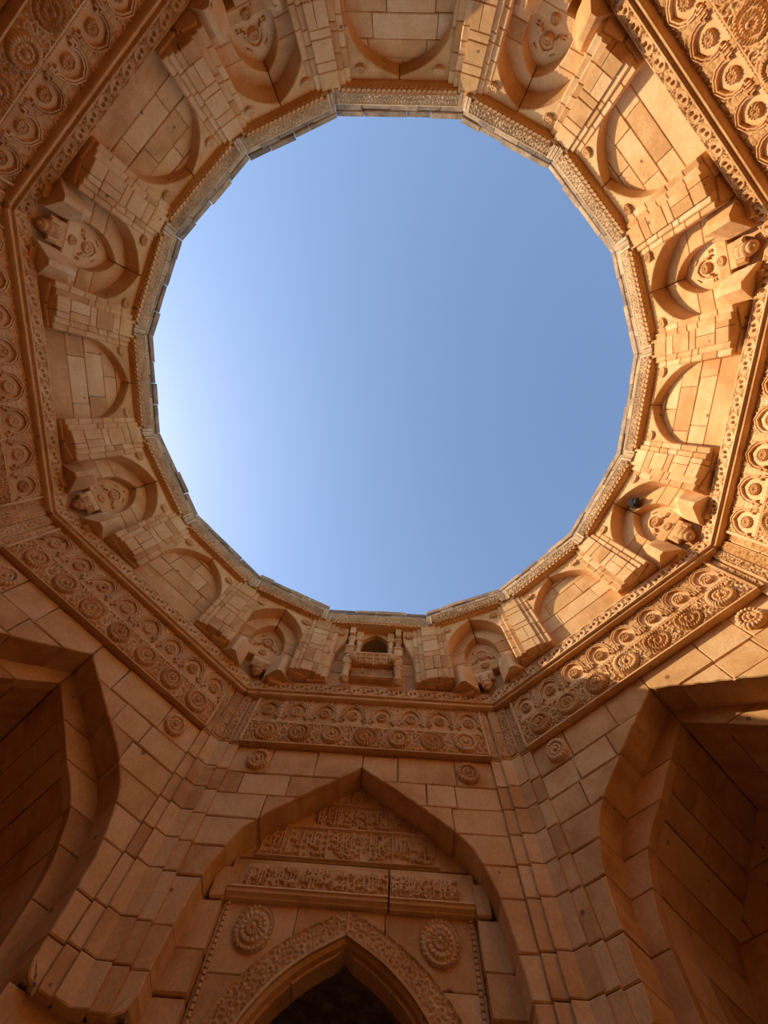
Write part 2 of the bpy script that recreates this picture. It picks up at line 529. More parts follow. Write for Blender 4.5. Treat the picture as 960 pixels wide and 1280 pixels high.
# shared stones of the deep alcoves
ALC = {}
w_in = w_off(w_main, MAIN_APEX, .15, .16)
IN_APEX = MAIN_APEX-.16
def outline(w, apex, z0):
    zs = [z0, .2, 1.2, 1.73]+[1.9+(apex-1.9)*(1-(1-i/30)**1.0) for i in range(31)]
    return [(w(z), z) for z in zs if z < apex-1e-4]+[(0.0, apex)]
def alcove_parts(wl):
    if not ALC:
        rng = random.Random(9)
        pts = outline(w_in, IN_APEX, -1.5)
        # cut the vault profile into courses at the wall's course heights
        cuts = [-1.5, -.9, -.3, .3, .9, 1.4, 1.73, 2.02, 2.3, 2.56, 2.8, 3.0, 3.16, 3.34, IN_APEX]
        def at(z): return (w_in(z) if z < IN_APEX-1e-4 else 0.0, z)
        stones = []
        D0, D1 = D_SOFFIT, 1.7
        for a, b in zip(cuts[:-1], cuts[1:]):
            k = 5
            zs = [a+.004+(b-a-.008)*i/k for i in range(k+1)]
            prof = [at(z) for z in zs]
            nrm = []
            for i in range(len(prof)):
                d = Vector(prof[min(k, i+1)])-Vector(prof[max(0, i-1)])
                nn = Vector((d.y, -d.x)).normalized()
                nrm.append(nn)
            js = [D0+.10]
            y = D0+.10+rng.uniform(.3, .8)
            while y < D1-.3:
                js.append(y); y += rng.uniform(.45, .9)
            js.append(D1)
            for y0, y1 in zip(js[:-1], js[1:]):
                v, f = [], []
                t = .12; off = rng.uniform(0, .008)
                for yy in (y0+.004, y1-.004):
                    for p, nn in zip(prof, nrm):
                        v.append((p[0]+nn.x*off, yy, p[1]+nn.y*off))
                    for p, nn in zip(prof, nrm):
                        v.append((p[0]+nn.x*t, yy, p[1]+nn.y*t))
                m = k+1
                for i in range(k):
                    f.append([i, i+1, 2*m+i+1, 2*m+i])            # inner face
                    f.append([i, m+i, m+i+1, i+1])                # front end
                    f.append([2*m+i, 2*m+i+1, 3*m+i+1, 3*m+i])    # far end
                    f.append([m+i, 3*m+i, 3*m+i+1, m+i+1])
                f.append([0, 2*m, 3*m, m]); f.append([k, m+k, 3*m+k, 2*m+k])
                stones.append(mesh_from('vault_stone', v, f))
                stones.append(mesh_from('vault_stone', [(-x, yy, z) for x, yy, z in v], [q[::-1] for q in f]))
        ALC['stones'] = stones
        # rib: stepped face between arch and vault, one voussoir per course
        ribs = []
        zc = [-1.5, -.6, .3, 1.1, 1.73, 2.22, 2.56, 2.81, 3.07, 3.32, MAIN_APEX+.02]
        for a, b in zip(zc[:-1], zc[1:]):
            def inn(z): return w_in(z) if z < IN_APEX else 0
            def out(z): return max(w_main(z), 0)+.04
            zs = arch_zs(a, b, 8)
            if b > MAIN_APEX:
                poly = [(inn(z), z) for z in zs if z < IN_APEX]+[(0, IN_APEX), (0, b+.03)]+[(out(z), z) for z in zs[::-1] if z < b-.02]
            else:
                poly = [(out(z), z) for z in zs]+[(inn(z), z) for z in zs[::-1]]
            for s in (1, -1):
                ribs.append(slab_mesh('rib_stone', poly if s > 0 else mirror(poly), D_SOFFIT-.005, D_SOFFIT+.12, .006, .003))
        ALC['ribs'] = ribs
        # far wall of the alcove in courses
        bw = []
        zc = [-1.5, -.9, -.3, .3, .9, 1.4, 1.9, 2.35, 2.8, 3.2, 3.7]
        for i, (a, b) in enumerate(zip(zc[:-1], zc[1:])):
            xs = [-1.35, -.45, .42, 1.35] if i % 2 else [-1.35, -.75, .05, .8, 1.35]
            for x0, x1 in zip(xs[:-1], xs[1:]):
                bw.append(slab_mesh('back_stone', [(x0, a), (x1, a), (x1, b), (x0, b)], 1.7, 1.9, .008, .004))
        ALC['back'] = bw
        # shell that closes the joints
        pts = outline(w_in, IN_APEX, -1.5)
        v, f = [], []
        full = [(p[0]+.09, p[1]) for p in pts[:-1]]+[(0, IN_APEX+.1)]+[(-p[0]-.09, p[1]) for p in pts[:-1][::-1]]
        for yy in (D_SOFFIT+.02, 1.95):
            v += [(x, yy, z) for x, z in full]
        n = len(full)
        for i in range(n-1): f.append([i, i+1, n+i+1, n+i])
        f.append([n+i for i in range(n)])
        ALC['shell'] = mesh_from('vault_core', v, f, mat=CORE)
    part(wl, 'vault_core', ALC['shell'])
    for m in ALC['ribs']: part(wl, 'rib_stone', m)
    for m in ALC['stones']: part(wl, 'vault_stone', m)
    for m in ALC['back']: part(wl, 'back_stone', m)
walls = {}
for phi in WALLS:
    walls[phi] = build_wall(phi, phi != 0)
    if phi != 0: alcove_parts(walls[phi])

# ------------------------------------------------------------------ corner piers between the walls
def corner_pts(alpha, yc, spec):
    """spec: (side, distance from the corner along that wall, how far it stands proud)"""
    ca, sa = math.cos(R(alpha)), math.sin(R(alpha))
    return [(s*d*ca - s*h*sa, yc - d*sa - h*ca) for s, d, h in spec]
RO = A/math.cos(R(22.5))
PIER_Z = COURSES + [4.2, 4.66]
PIER = {}
def pier(phi):
    t = thing('corner_pier', phi, RO, 1.73, label='stepped stone corner pier of squared blocks, '+corner_name(phi), cat='pier', group='piers in the corners of the octagon')
    if not PIER:
        rng = random.Random(31)
        for i, (z0, z1) in enumerate(zip(PIER_Z[:-1], PIER_Z[1:])):
            g = .004
            mid = corner_pts(22.5, 0, [(-1, .145, .06), (-1, .012, .06), (1, .012, .06), (1, .145, .06)])
            c = prism_mesh('block', mid+[(.1, .25), (-.1, .25)], z0+g, z1-g, .007, wob=.002, rng=rng)
            lst = [c]
            for s in (1, -1):
                q = corner_pts(22.5, 0, [(s, .11, .03), (s, .25, .03), (s, .25, -.2), (s, .11, -.2)])
                lst.append(prism_mesh('strip_block', q, z0+g+rng.uniform(-.003, .003), z1-g, .007, wob=.0015, rng=rng))
            PIER[i] = lst
        q = corner_pts(22.5, 0, [(-1, .25, -.03), (-1, .0, .0), (1, .25, -.03), (1, .25, -.3), (-1, .25, -.3)])
        PIER['core'] = prism_mesh('core', q, 1.75, 4.66, .002, mat=CORE)
        q = corner_pts(22.5, 0, [(-1, .40, -.07), (1, .0, -.07), (1, .40, -.07), (1, .40, -.5), (-1, .40, -.5)])
        PIER['base'] = prism_mesh('base', q, -1.5, 1.74, .004)
    for i in range(len(PIER_Z)-1):
        part(t, 'block', PIER[i][0])
        part(t, 'strip_block', PIER[i][1]); part(t, 'strip_block', PIER[i][2])
    part(t, 'core', PIER['core']); part(t, 'base', PIER['base'])
for k in range(8):
    phi = 22.5+45*k
    pier(phi if phi < 180 else phi-360)

# ------------------------------------------------------------------ carved frieze and guilloche cornice on every wall
FZ0, FZM, FZ1 = 3.90, 4.24, 4.68
PITCH_R = .385
NA = 8
arch_u = [(i-(NA-1)/2)*.355 for i in range(NA)]
ros_u = [(i-3)*PITCH_R for i in range(7)]
# cusped arch inside each upper panel
def cusp_path(sx=1.0, sz=1.0):
    p = [(-.13, .02), (-.13, .06), (-.098, .06), (-.118, .12), (-.108, .19), (-.07, .245), (0, .285)]
    p = [(x*sx, z*sz) for x, z in p]
    return p+[(-x, z) for x, z in p[:-1][::-1]]
AZ = 4.29
def in_cusp(U, Z, grow=0.0):
    w = np.interp(Z-AZ, [0, .06, .0601, .12, .19, .245, .285], [.13, .13, .1, .118, .108, .07, 0.0])
    return (np.abs(U) < w+grow) & (Z > AZ-grow) & (Z < AZ+.285+grow)
def upper_relief(U, Z):
    H = vine(U, Z, 3, .085, .036, .018)
    H = np.where(np.abs(Z-(FZM+.03)) < .012, .006+.008*(np.sin(U*2*np.pi/.035) > 0), H)
    for a in arch_u:
        H = np.where(in_cusp(U-a, Z, .012), -.012, H)
        # paired dots beside each arch and flat stiles between panels
        e = np.abs(np.abs(U-a)-.1775) < .03
        H = np.where(e, .006+.006*(np.abs(np.sin((U-a)*2*np.pi/.03)) > .4)*(np.sin(Z*2*np.pi/.06) > -.5), H)
        for s in (-1, 1):
            for dz in (.02, .055):
                H = np.where(np.hypot(U-a-s*.135, Z-AZ-dz-.05) < .014, -.02, H)
    return H
def lower_relief(U, Z):
    H = vine(U, Z, 7, .10, .042, .028)
    for i, a in enumerate(ros_u):
        d = np.hypot(U-a, Z-4.09)
        H = np.where(d < .15, 0.0, H)
        H = np.where((d > .15) & (d < .163), .016, H)
        b = a+PITCH_R/2
        d2 = np.hypot(U-b, Z-4.09)
        H = np.where(np.abs(d2-.06) < .008, .018, H)
    return H
FR = {}
def make_frieze_meshes():
    FR['up'] = relief_mesh('upper_carving', -1.395, 1.395, FZM+.008, FZ1+.02, .0085, upper_relief, -.052)
    FR['low'] = relief_mesh('lower_carving', -1.395, 1.395, FZ0+.035, FZM-.008, .0085, lower_relief, -.052)
    FR['back'] = box_mesh('backing_slab', -1.405, 1.405, -.045, .03, FZ0+.01, FZ1+.03, .004)
    FR['bot'] = sweep_mesh('bottom_fillet', [(-1.41, FZ0+.015), (1.41, FZ0+.015)], [(.018, -.06), (.006, -.082), (-.012, -.082), (-.015, -.05), (-.012, .02), (.018, .02)])
    FR['mid'] = sweep_mesh('dividing_fillet', [(-1.40, FZM), (1.40, FZM)], [(.012, -.05), (.008, -.072), (-.008, -.072), (-.012, -.05)])
    FR['end'] = box_mesh('end_fillet', -.014, .014, -.078, .02, FZ0+.03, FZ1+.02, .004)
    pth = cusp_path()
    FR['arch'] = sweep_mesh('arch_moulding', pth, [(.0, -.045), (.0, -.074), (.011, -.076), (.014, -.062), (.022, -.062), (.025, -.078), (.034, -.078), (.036, -.045)], mat=CARVED)
    def endp(U, Z):
        H = vine(U, Z, 21, .07, .032, .014)
        e = (Z-FZ0) % .39
        return np.where((e < .02) | (U < U.min()+.012) | (U > U.max()-.012), .016, H)
    FR['panel_r'] = relief_mesh('end_panel', 1.515, 1.625, FZ0+.02, FZ1-.03, .0085, endp, -.066)
    FR['panel_l'] = relief_mesh('end_panel', -1.625, -1.515, FZ0+.02, FZ1-.03, .0085, endp, -.066)
    FR['strip_r'] = relief_mesh('end_panel', 1.42, 1.50, FZ0+.02, FZ1-.03, .0085, endp, -.036)
    FR['strip_l'] = relief_mesh('end_panel', -1.50, -1.42, FZ0+.02, FZ1-.03, .0085, endp, -.036)
    # guilloche: rings, each with two drilled pits
    GP = .1875
    def gui(U, Z):
        zc = 4.78
        H = vine(U, Z, 5, .06, .03, .012)
        k = np.round(U/GP)*GP
        d = np.hypot((U-k)/1.12, Z-zc)
        H = np.where(d < .062, .014, H)
        H = np.where(np.abs(d-.062) < .006, .020, H)
        for s in (-1, 1):
            H = np.where(np.hypot((U-k-s*.026)/.85, (Z-zc-s*.008)/1.3) < .020, -.07, H)
        H = np.where(np.abs(Z-4.70) < .012, .018, H)
        H = np.where(np.abs(Z-4.86) < .008, .018, H)
        kk = k+GP/2*np.sign(U-k)
        for s in (-1, 1):
            H = np.where(np.hypot(U-kk, Z-zc-s*.035) < .011, -.03, H)
        return H
    FR['gui'] = relief_mesh('guilloche_carving', -1.588, 1.588, 4.685, 4.872, .0065, gui, -.142)
    st = [-1.0, -.34, .42, 1.0]
    lim = [-9, -.52, .47, 9]
    gs = []
    for i in range(3):
        def tr(y, a): return a*(A+y)*math.tan(R(22.5))
        x0f, x0b = (tr(-.13, -1), tr(.12, -1)) if i == 0 else (lim[i]+.004,)*2
        x1f, x1b = (tr(-.13, 1), tr(.12, 1)) if i == 2 else (lim[i+1]-.004,)*2
        gs.append(prism_mesh('cornice_stone', [(x0f, -.13), (x1f, -.13), (x1b, .12), (x0b, .12)], 4.665, 4.875, .006))
    FR['gs'] = gs
    FR['cav'] = sweep_mesh('lower_cavetto', [(-1.58, 4.655), (1.58, 4.655)], [(.012, -.136), (-.006, -.132), (-.012, -.12), (-.014, -.10), (-.014, .02), (.012, .02)])
make_frieze_meshes()
def frieze(phi):
    t = thing('carved_frieze', phi, A, FZ0, label='carved stone frieze with rosettes and little arches '+WHICH[phi], cat='frieze', group='carved friezes round the octagon')
    rng = random.Random(int(phi)+50)
    part(t, 'backing_slab', FR['back'])
    part(t, 'upper_carving', FR['up'], kind='stuff'); part(t, 'lower_carving', FR['low'], kind='stuff')
    part(t, 'bottom_fillet', FR['bot']); part(t, 'dividing_fillet', FR['mid'])
    for s in (1, -1): part(t, 'end_fillet', FR['end'], loc=(1.402*s, 0, 0))
    for k in ('panel_r', 'panel_l', 'strip_r', 'strip_l'): part(t, 'end_panel', FR[k], kind='stuff')
    for i, u in enumerate(ros_u):
        m = ROS_BIG[(i+rng.randrange(3)) % 3]
        part(t, 'rosette', m, loc=(u, -.05, 4.09), rot=(0, rng.uniform(0, 1), 0))
    for u in arch_u:
        a = part(t, 'arch_moulding', FR['arch'], loc=(u, 0, AZ))
        part(a, 'boss', ROS_BOSS, loc=(u, -.042, AZ+.13), rot=(0, rng.uniform(0, 1), 0))
    c = thing('cornice_band', phi, A, 4.60, label='guilloche cornice band with drilled rings '+WHICH[phi], cat='cornice', group='guilloche cornices above the friezes')
    for m in FR['gs']: part(c, 'cornice_stone', m)
    part(c, 'guilloche_carving', FR['gui'], kind='stuff')
    part(c, 'lower_cavetto', FR['cav'])
for phi in WALLS: frieze(phi)

# ------------------------------------------------------------------ upper drum: sixteen bays
DZ0, DZ1 = 4.92, 6.07
def lean_plate(z): return -.184 - .116*(z-DZ0)/1.15
REC = .12
def lean_panel(z): return lean_plate(z)+REC
def lean_pil(z): return -.145 - .09*(z-DZ0)/1.15
PIL = []
BAYS = []     # (centre angle, half angle, is_corner, nominal angle)
HALF = {0: 13.05, 180: 13.05}
edges = {}
for c in range(0, 360, 45):
    h = HALF.get(c, 11.41)
    BAYS.append((c, h, False, c))
    edges[c] = (c-h, c+h)
for c in range(0, 360, 45):
    n = (c+45)
    a = edges[c][1]; b = edges[n % 360][0] + (360 if n == 360 else 0)
    BAYS.append(((a+b)/2, (b-a)/2, True, c+22.5))
def norm(a):
    return a-360 if a > 180 else a
NICHE_APEX = 6.08
def w_niche(hw):
    return pchip([DZ0, 5.40, 5.62, 5.78, 5.91, 6.0, NICHE_APEX], [hw, hw*.99, hw*.92, hw*.77, hw*.55, hw*.32, 0])
CACHE = {}
def cached(key, fn):
    if key not in CACHE: CACHE[key] = fn()
    return CACHE[key]
def plate_meshes(hh, hw, front=False):
    W = 3.78*math.tan(R(hh))
    w = w_niche(hw)
    if front: w = pchip([DZ0, 5.40, 5.86, 5.95, 6.3], [.60, .585, .445, .43, .43])
    rng = random.Random(int(hh*100))
    out = []
    segs = [DZ0-.02, 5.22, 5.5, 6.3]
    for s in (1, -1):
        for a, b in zip(segs[:-1], segs[1:]):
            if b > 6 and not front:
                zs = arch_zs(a, NICHE_APEX, 12)
                poly = [(W, a), (W, b), (0.003, b), (.003, NICHE_APEX)]+[(w(z), z) for z in zs[::-1] if w(z) > .004]
            else:
                zs = arch_zs(a, b, 6 if front else 3)
                poly = [(W, a), (W, b)]+[(w(z), z) for z in zs[::-1]]
            out.append(slab_mesh('arch_stone', poly if s > 0 else mirror(poly), lean_plate, .02, .008, .0025))
    return out
def panel_meshes(hh, opening=False):
    rng = random.Random(77+int(hh*10))
    zs = [4.78, 5.24, 5.5, 5.78, 6.0, 6.3]
    out = []
    for i, (a, b) in enumerate(zip(zs[:-1], zs[1:])):
        W = .8 if hh < 12 else .9
        js = [-W]
        if i == 0: js += [rng.uniform(-.3, .3)] if rng.random() < .4 else []
        else:
            u = -W+rng.uniform(.4, .75)
            while u < W-.3: js.append(u); u += rng.uniform(.45, .8)
        js.append(W)
        if opening and a > 5.4: js = [-W, -.29, .29, W]
        for x0, x1 in zip(js[:-1], js[1:]):
            if opening and a > 5.4 and x0 < 0 < x1: continue
            yo = rng.uniform(-.006, .006)
            out.append(slab_mesh('panel_stone', [(x0, a), (x1, a), (x1, b), (x0, b)], lambda z: lean_panel(z)+yo, .15, .007, .003, wob=.002, rng=rng))
    for (x0, x1, a, b) in (((-.85, .85, 4.78, 5.5), (-.85, -.3, 5.5, 6.3), (.3, .85, 5.5, 6.3)) if opening else ((-.85, .85, 4.78, 6.3),)):
        out.append(slab_mesh('core', [(x0, a), (x1, a), (x1, b), (x0, b)], lambda z: lean_panel(z)+.025, .3, .002, mat=CORE))
    return out
def bay_label(nom, corner):
    nom = norm(nom)
    side = 'sunlit' if nom > 0 else 'shaded'
    if corner:
        return 'corner niche with inner arch and carved tympanum, '+ORD[int((abs(nom)-22.5)/45+.1)]+' from the balcony on the '+side+' side'
    if nom == 180: return 'plain blind niche facing the balcony across the opening'
    return 'plain blind arched niche, '+ORD[int(abs(nom)/45+.1)-1]+' from the balcony on the '+side+' side'
# --- inner pieces of corner niches
IA = 5.90
w_inner = pchip([4.8, 5.5, 5.62, 5.74, 5.83, IA], [.25, .25, .225, .165, .09, 0])
def lc(z): return -.1*(z-DZ0)/1.15
def corner_meshes(hh):
    out = {}
    rng = random.Random(3)
    W = .80
    band = []
    segs = [4.80, 5.12, 5.4, 5.62, 6.3]
    for s in (1, -1):
        for a, b in zip(segs[:-1], segs[1:]):
            if b > 6:
                zs = arch_zs(a, IA, 10)
                poly = [(W, a), (W, b), (.003, b), (.003, IA)]+[(w_inner(z), z) for z in zs[::-1] if w_inner(z) > .004]
            else:
                poly = [(W, a), (W, b)]+[(w_inner(z), z) for z in arch_zs(a, b, 3)[::-1]]
            band.append(slab_mesh('inner_arch_stone', poly if s > 0 else mirror(poly), lambda z: lc(z)-.004, .16, .007, .0025))
    out['band'] = band
    # pointed feet of the inner arch
    def foot(s):
        pl = [(.17, .03), (.30, -.17), (.36, -.175), (.55, .0), (.55, .1), (.17, .1)]
        pt = [(.21, .03), (.32, -.06), (.37, -.065), (.54, .0), (.54, .1), (.21, .1)]
        n = len(pl); v, f = [], []
        zb = [4.86, 4.84, 4.84, 4.9, 4.9, 4.86]
        for (x, y), z in zip(pl, zb): v.append((x*s, y, z))
        for (x, y) in pl: v.append((x*s, y*.95, 5.13))
        for (x, y) in pt: v.append((x*s, y, 5.36))
        for k in range(2):
            for i in range(n):
                j = (i+1) % n
                f.append([k*n+i, k*n+j, (k+1)*n+j, (k+1)*n+i])
        f.append(list(range(n))[::-1]); f.append([2*n+i for i in range(n)])
        if s < 0: f = [q[::-1] for q in f]
        return mesh_from('arch_foot', v, f)
    out['feet'] = [foot(1), foot(-1)]
    # tympanum slab, carved
    zs = arch_zs(5.24, IA, 16)
    tp = [(w_inner(z)+.05, z) for z in zs[:-1]]+[(.05, IA+.03), (0, IA+.08)]
    tp = tp+[(-x, z) for x, z in tp[:-1][::-1]]
    out['tymp'] = slab_mesh('tympanum_slab', tp, lambda z: lc(z)+.115, .2, .004)
    out['strip'] = box_mesh('tympanum_sill', -.25, .25, .045, .2, 5.22, 5.385, .012)
    out['fill'] = box_mesh('corner_fill', -.45, .45, .161, .45, 4.7, 6.4, .004)
    out['arch'] = sweep_mesh('cusped_moulding', [(x*.78, 5.45+z*.85) for x, z in cusp_path()], [(0, .10), (0, .03), (.02, .03), (.022, .10)], mat=CARVED)
    out['dot'] = box_mesh('dash', -.018, .018, .10, .14, -.007, .007, .003, mat=CARVED)
    out['bracket'] = lathe_mesh('knob', [(.02, -.02), (.045, .0), (.05, .015), (.085, .02), (.10, .035), (.10, .05), (.075, .06), (.105, .075), (.13, .095), (.13, .115), (.105, .125), (.12, .14), (.14, .165), (.13, .19)], 24, CARVED, 12, .03)
    out['bbox'] = prism_mesh('bracket_block', [(-.13, .03), (.13, .03), (.15, .3), (-.15, .3)], .15, .25, .006)
    out['bleaf'] = prism_mesh('bracket_leaf', [(-.02, -.03), (.02, -.03), (.045, .02), (-.045, .02)], .03, .175, .01, mat=CARVED)
    return out
for (c, hh, corner, nom) in BAYS:
    phi = norm(c)
    hw = .52 if hh < 12 and hh > 10.6 else (.47 if hh < 10.6 else .58)
    isfront = (nom == 0)
    lab = 'arched recess behind the carved balcony over the doorway' if isfront else bay_label(nom, corner)
    t = thing('corner_niche' if corner else 'blind_niche', phi, A, DZ0-.1, label=lab, cat='niche',
              group='corner niches of the drum' if corner else 'plain niches of the drum')
    for m in cached(('plate', hh, isfront), lambda: plate_meshes(hh, hw, isfront)): part(t, 'arch_stone', m)
    rng = random.Random(int(c))
    for s in (1, -1):
        z = 5.985; u = .53 if isfront else hw*.80
        part(t, 'roundel', ROS_ROUNDEL, loc=(u*s, lean_plate(z)-.002, z), rot=(R(-5.8), 0, 0))
    if not corner:
        for m in cached(('panel', hh, isfront), lambda: panel_meshes(hh, isfront)): part(t, 'core' if m.name.startswith('core') else 'panel_stone', m)
    else:
        cm = cached('corner', lambda: corner_meshes(hh))
        for m in cm['band']: part(t, 'inner_arch_stone', m)
        for m in cm['feet']: part(t, 'arch_foot', m)
        ty = part(t, 'tympanum', cm['tymp'])
        part(ty, 'rosette', ROS_BOSS, loc=(0, .055, 5.56), rot=(R(-5), 0, 0))
        part(ty, 'cusped_moulding', cm['arch'])
        for s in (1, -1):
            part(ty, 'dash', cm['dot'], loc=(.16*s, -.05, 5.46)); part(ty, 'dash', cm['dot'], loc=(.16*s, -.05, 5.495))
            part(ty, 'dash', cm['dot'], loc=(.105*s, -.07, 5.70), rot=(0, R(48*s), 0), scale=(1.9, 1, 1))
        si = part(t, 'tympanum_sill', cm['strip'])
        part(si, 'rosette', ROS_BOSS, loc=(0, .044, 5.315), scale=(.85, .8, .85))
        part(t, 'corner_fill', cm['fill'])
        b = thing('hanging_bracket', norm(nom), A, 4.93, label='carved ringed hanging bracket in the corner niche '+ORD[int((abs(norm(nom))-22.5)/45+.1)]+' from the balcony, '+('sunlit' if norm(nom) > 0 else 'shaded')+' side', cat='bracket', group='hanging brackets in the drum corners')
        part(b, 'knob', cm['bracket'], loc=(0, .07, 4.89), scale=(.62, .62, .9))
        part(b, 'bracket_block', cm['bbox'], loc=(0, 0, 4.95))
        for k in range(5):
            x = (k-2)*.05
            part(b, 'bracket_leaf', cm['bleaf'], loc=(x, .055, 4.96), rot=(R(12), 0, R(-8*(k-2))), scale=(.8, 1, .8))

# --- pilasters between the bays
PILM = {}
def pil_meshes():
    rng = random.Random(8)
    al = 11.25
    top = 6.18
    zc = [DZ0, 5.13, 5.34, 5.53, 5.74, 5.93, top]
    def L(z): return lean_pil(z)
    mid = corner_pts(al, 0, [(-1, .125, .06), (1, .125, .06)])
    out = []
    for v in range(2):
        zz = [zc[0]]+[z+rng.uniform(-.05, .05) for z in zc[1:-1]]+[zc[-1]]
        for a, b in zip(zz[:-1], zz[1:]):
            split = rng.random() < .35
            if v == 0:
                plan = mid+[(.12, .12), (-.12, .12)]
                if split:
                    k = rng.uniform(-.05, .05)
                    y = mid[0][1]
                    out.append((v, prism_mesh('block', [mid[0], (k-.003, y), (k-.003, .12), (-.12, .12)], a+.003, b-.003, .007, L)))
                    out.append((v, prism_mesh('block', [(k+.003, y), mid[1], (.12, .12), (k+.003, .12)], a+.003, b-.003, .007, L)))
                else:
                    out.append((v, prism_mesh('block', plan, a+.003, b-.003, .007, L, wob=.002, rng=rng)))
    # side strips: two rounded fillets on each side, the outer one lower
    for s in (1, -1):
        for d0, d1, h, dz in ((.10, .194, .032, .0), (.17, .262, .004, .0)):
            q = corner_pts(al, 0, [(s, d0, h), (s, d1-.012, h), (s, d1, h-.014), (s, d1, -.2), (s, d0, -.2)])
            zz = [DZ0+dz]+[z+rng.uniform(-.06, .06) for z in zc[1:-1] if rng.random() < .8]+[top]
            for a, b in zip(zz[:-1], zz[1:]):
                out.append((2, prism_mesh('strip_block', q, a+.003, b-.003, .007, L)))
    q = corner_pts(al, 0, [(-1, .25, -.01), (1, .0, .0), (1, .25, -.01), (1, .25, -.3), (-1, .25, -.3)])
    out.append((9, prism_mesh('core', q, DZ0+.006, top, .002, L, mat=CORE)))
    return out
PILM = pil_meshes()
pil_angles = sorted([e for c in edges.values() for e in c])
for a in pil_angles:
    phi = norm(a) if a >= -180 else a
    near = min(WALLS, key=lambda w: abs((w-phi+180) % 360-180))
    inward = abs(phi) < abs(near) if near not in (0,) else False
    k = int((abs(phi)-11)/22.5+.5)
    lab = 'stepped block pilaster, '+ORD[k]+' from the balcony on the '+('sunlit' if phi > 0 else 'shaded')+' side of the drum'
    t = thing('pilaster', phi, A/1.0, DZ0, label=lab, cat='pilaster', group='pilasters of the drum')
    for v, m in PILM:
        part(t, {0: 'block', 2: 'strip_block', 9: 'core'}[v], m)

# --- rim cornice over every bay
RZ0, RZ1, RZ2 = 6.13, 6.39, 6.66
RR = 3.61
def rim_meshes(hh):
    out = {}
    W = RR*math.tan(R(hh))
    Wb = (RR+.5)*math.tan(R(hh))
    out['beam'] = prism_mesh('band_beam', [(-W, .012), (W, .012), (Wb, .5), (-Wb, .5)], RZ0, RZ1, .003)
    def carve(U, Z):
        H = vine(U, Z, int(hh*10), .075, .034, .022)
        H = np.where(np.abs(Z-(RZ1-.012)) < .014, .022, H)
        H = np.where((Z > RZ1-.06) & (Z < RZ1-.03), .014*(np.sin(U*2*np.pi/.04) > 0), H)
        return H
    out['carve'] = relief_mesh('band_carving', -W+.06, W-.06, RZ0+.045, RZ1, .0085, carve, 0, mat=WEATHERED)
    # hanging scallops
    v, f = [], []
    n = int(2*(W-.12)/.062); p = 2*(W-.12)/n
    for i in range(n):
        x = -W+.12+p*(i+.5)
        prof = [(-p/2, .04), (-p/2, .024), (-p*.38, .009), (-p*.16, .0), (p*.16, .0), (p*.38, .009), (p/2, .024), (p/2, .04)]
        b = len(v); m = len(prof)
        for y in (-.028, .03):
            for (dx, z) in prof: v.append((x+dx*.98, y+(0 if y > 0 else (.02 if z < .03 else 0)), RZ0+z))
        f.append([b+k for k in range(m)])
        f.append([b+m+k for k in range(m)][::-1])
        for k in range(m):
            k2 = (k+1) % m
            f.append([b+k2, b+k, b+m+k, b+m+k2])
    out['scallop'] = mesh_from('scallop_moulding', v, f, mat=CARVED)
    out['roll'] = sweep_mesh('roll_moulding', [(-W+.1, RZ0+.044), (W-.1, RZ0+.044)], [(.008, .0), (.007, -.022), (0, -.03), (-.006, -.026), (-.008, .0)])
    ribs = []
    for s in (1, -1):
        for d in (.02, .062):
            ribs.append(box_mesh('corner_rib', s*(W-d)-.017, s*(W-d)+.017, -.024, .03, RZ0-.01, RZ1, .005, mat=WEATHERED))
    out['ribs'] = ribs
    out['cap'] = prism_mesh('corner_backing', [(-W, .06), (W, .06), (Wb, .5), (-Wb, .5)], RZ1-.02, RZ2-.09, .003, mat=CORE)
    return out
rngr = random.Random(44)
for (c, hh, corner, nom) in BAYS:
    phi = norm(c)
    n2 = norm(nom)
    side = 'sunlit' if n2 > 0 else 'shaded'
    if nom == 0: where = 'over the carved balcony'
    elif nom == 180: where = 'over the blind niche facing the balcony'
    elif corner: where = 'over the '+ORD[int((abs(n2)-22.5)/45+.1)]+' corner niche from the balcony, '+side+' side'
    else: where = 'over the '+ORD[int(abs(n2)/45+.1)-1]+' blind niche from the balcony, '+side+' side'
    t = thing('rim_cornice', phi, RR, RZ0-.02, label='scalloped rim cornice with coping '+where, cat='cornice', group='rim cornices round the open top')
    rm = cached(('rim', hh), lambda: rim_meshes(hh))
    part(t, 'band_beam', rm['beam']); part(t, 'band_carving', rm['carve'], kind='stuff')
    part(t, 'scallop_moulding', rm['scallop'], kind='stuff'); part(t, 'roll_moulding', rm['roll'])
    for m in rm['ribs']: part(t, 'corner_rib', m)
    part(t, 'core', rm['cap'])
    # coping stones, uneven along the sky
    for row, (za, zb) in enumerate(((RZ1+.004, RZ1+.15), (RZ1+.155, RZ2))):
        W0 = (RR+.02)*math.tan(R(hh))
        n = 5 if row == 0 else 4
        js = [-W0]+[-W0+2*W0*(i+rngr.uniform(-.25, .25))/n for i in range(1, n)]+[W0]
        for i, (x0, x1) in enumerate(zip(js[:-1], js[1:])):
            y0 = .018+rngr.uniform(-.008, .012)-.006*row
            k = math.tan(R(hh))
            z1 = zb+(rngr.uniform(-.03, .012) if row else 0)
            xb0 = x0-(.45*k if i == 0 else 0); xb1 = x1+(.45*k if i == n-1 else 0)
            part(t, 'coping_stone', prism_mesh('coping_stone', [(x0+.003, y0), (x1-.003, y0), (xb1-.003, .5), (xb0+.003, .5)], za, z1, .010, mat=COPING, wob=.003, rng=rngr))

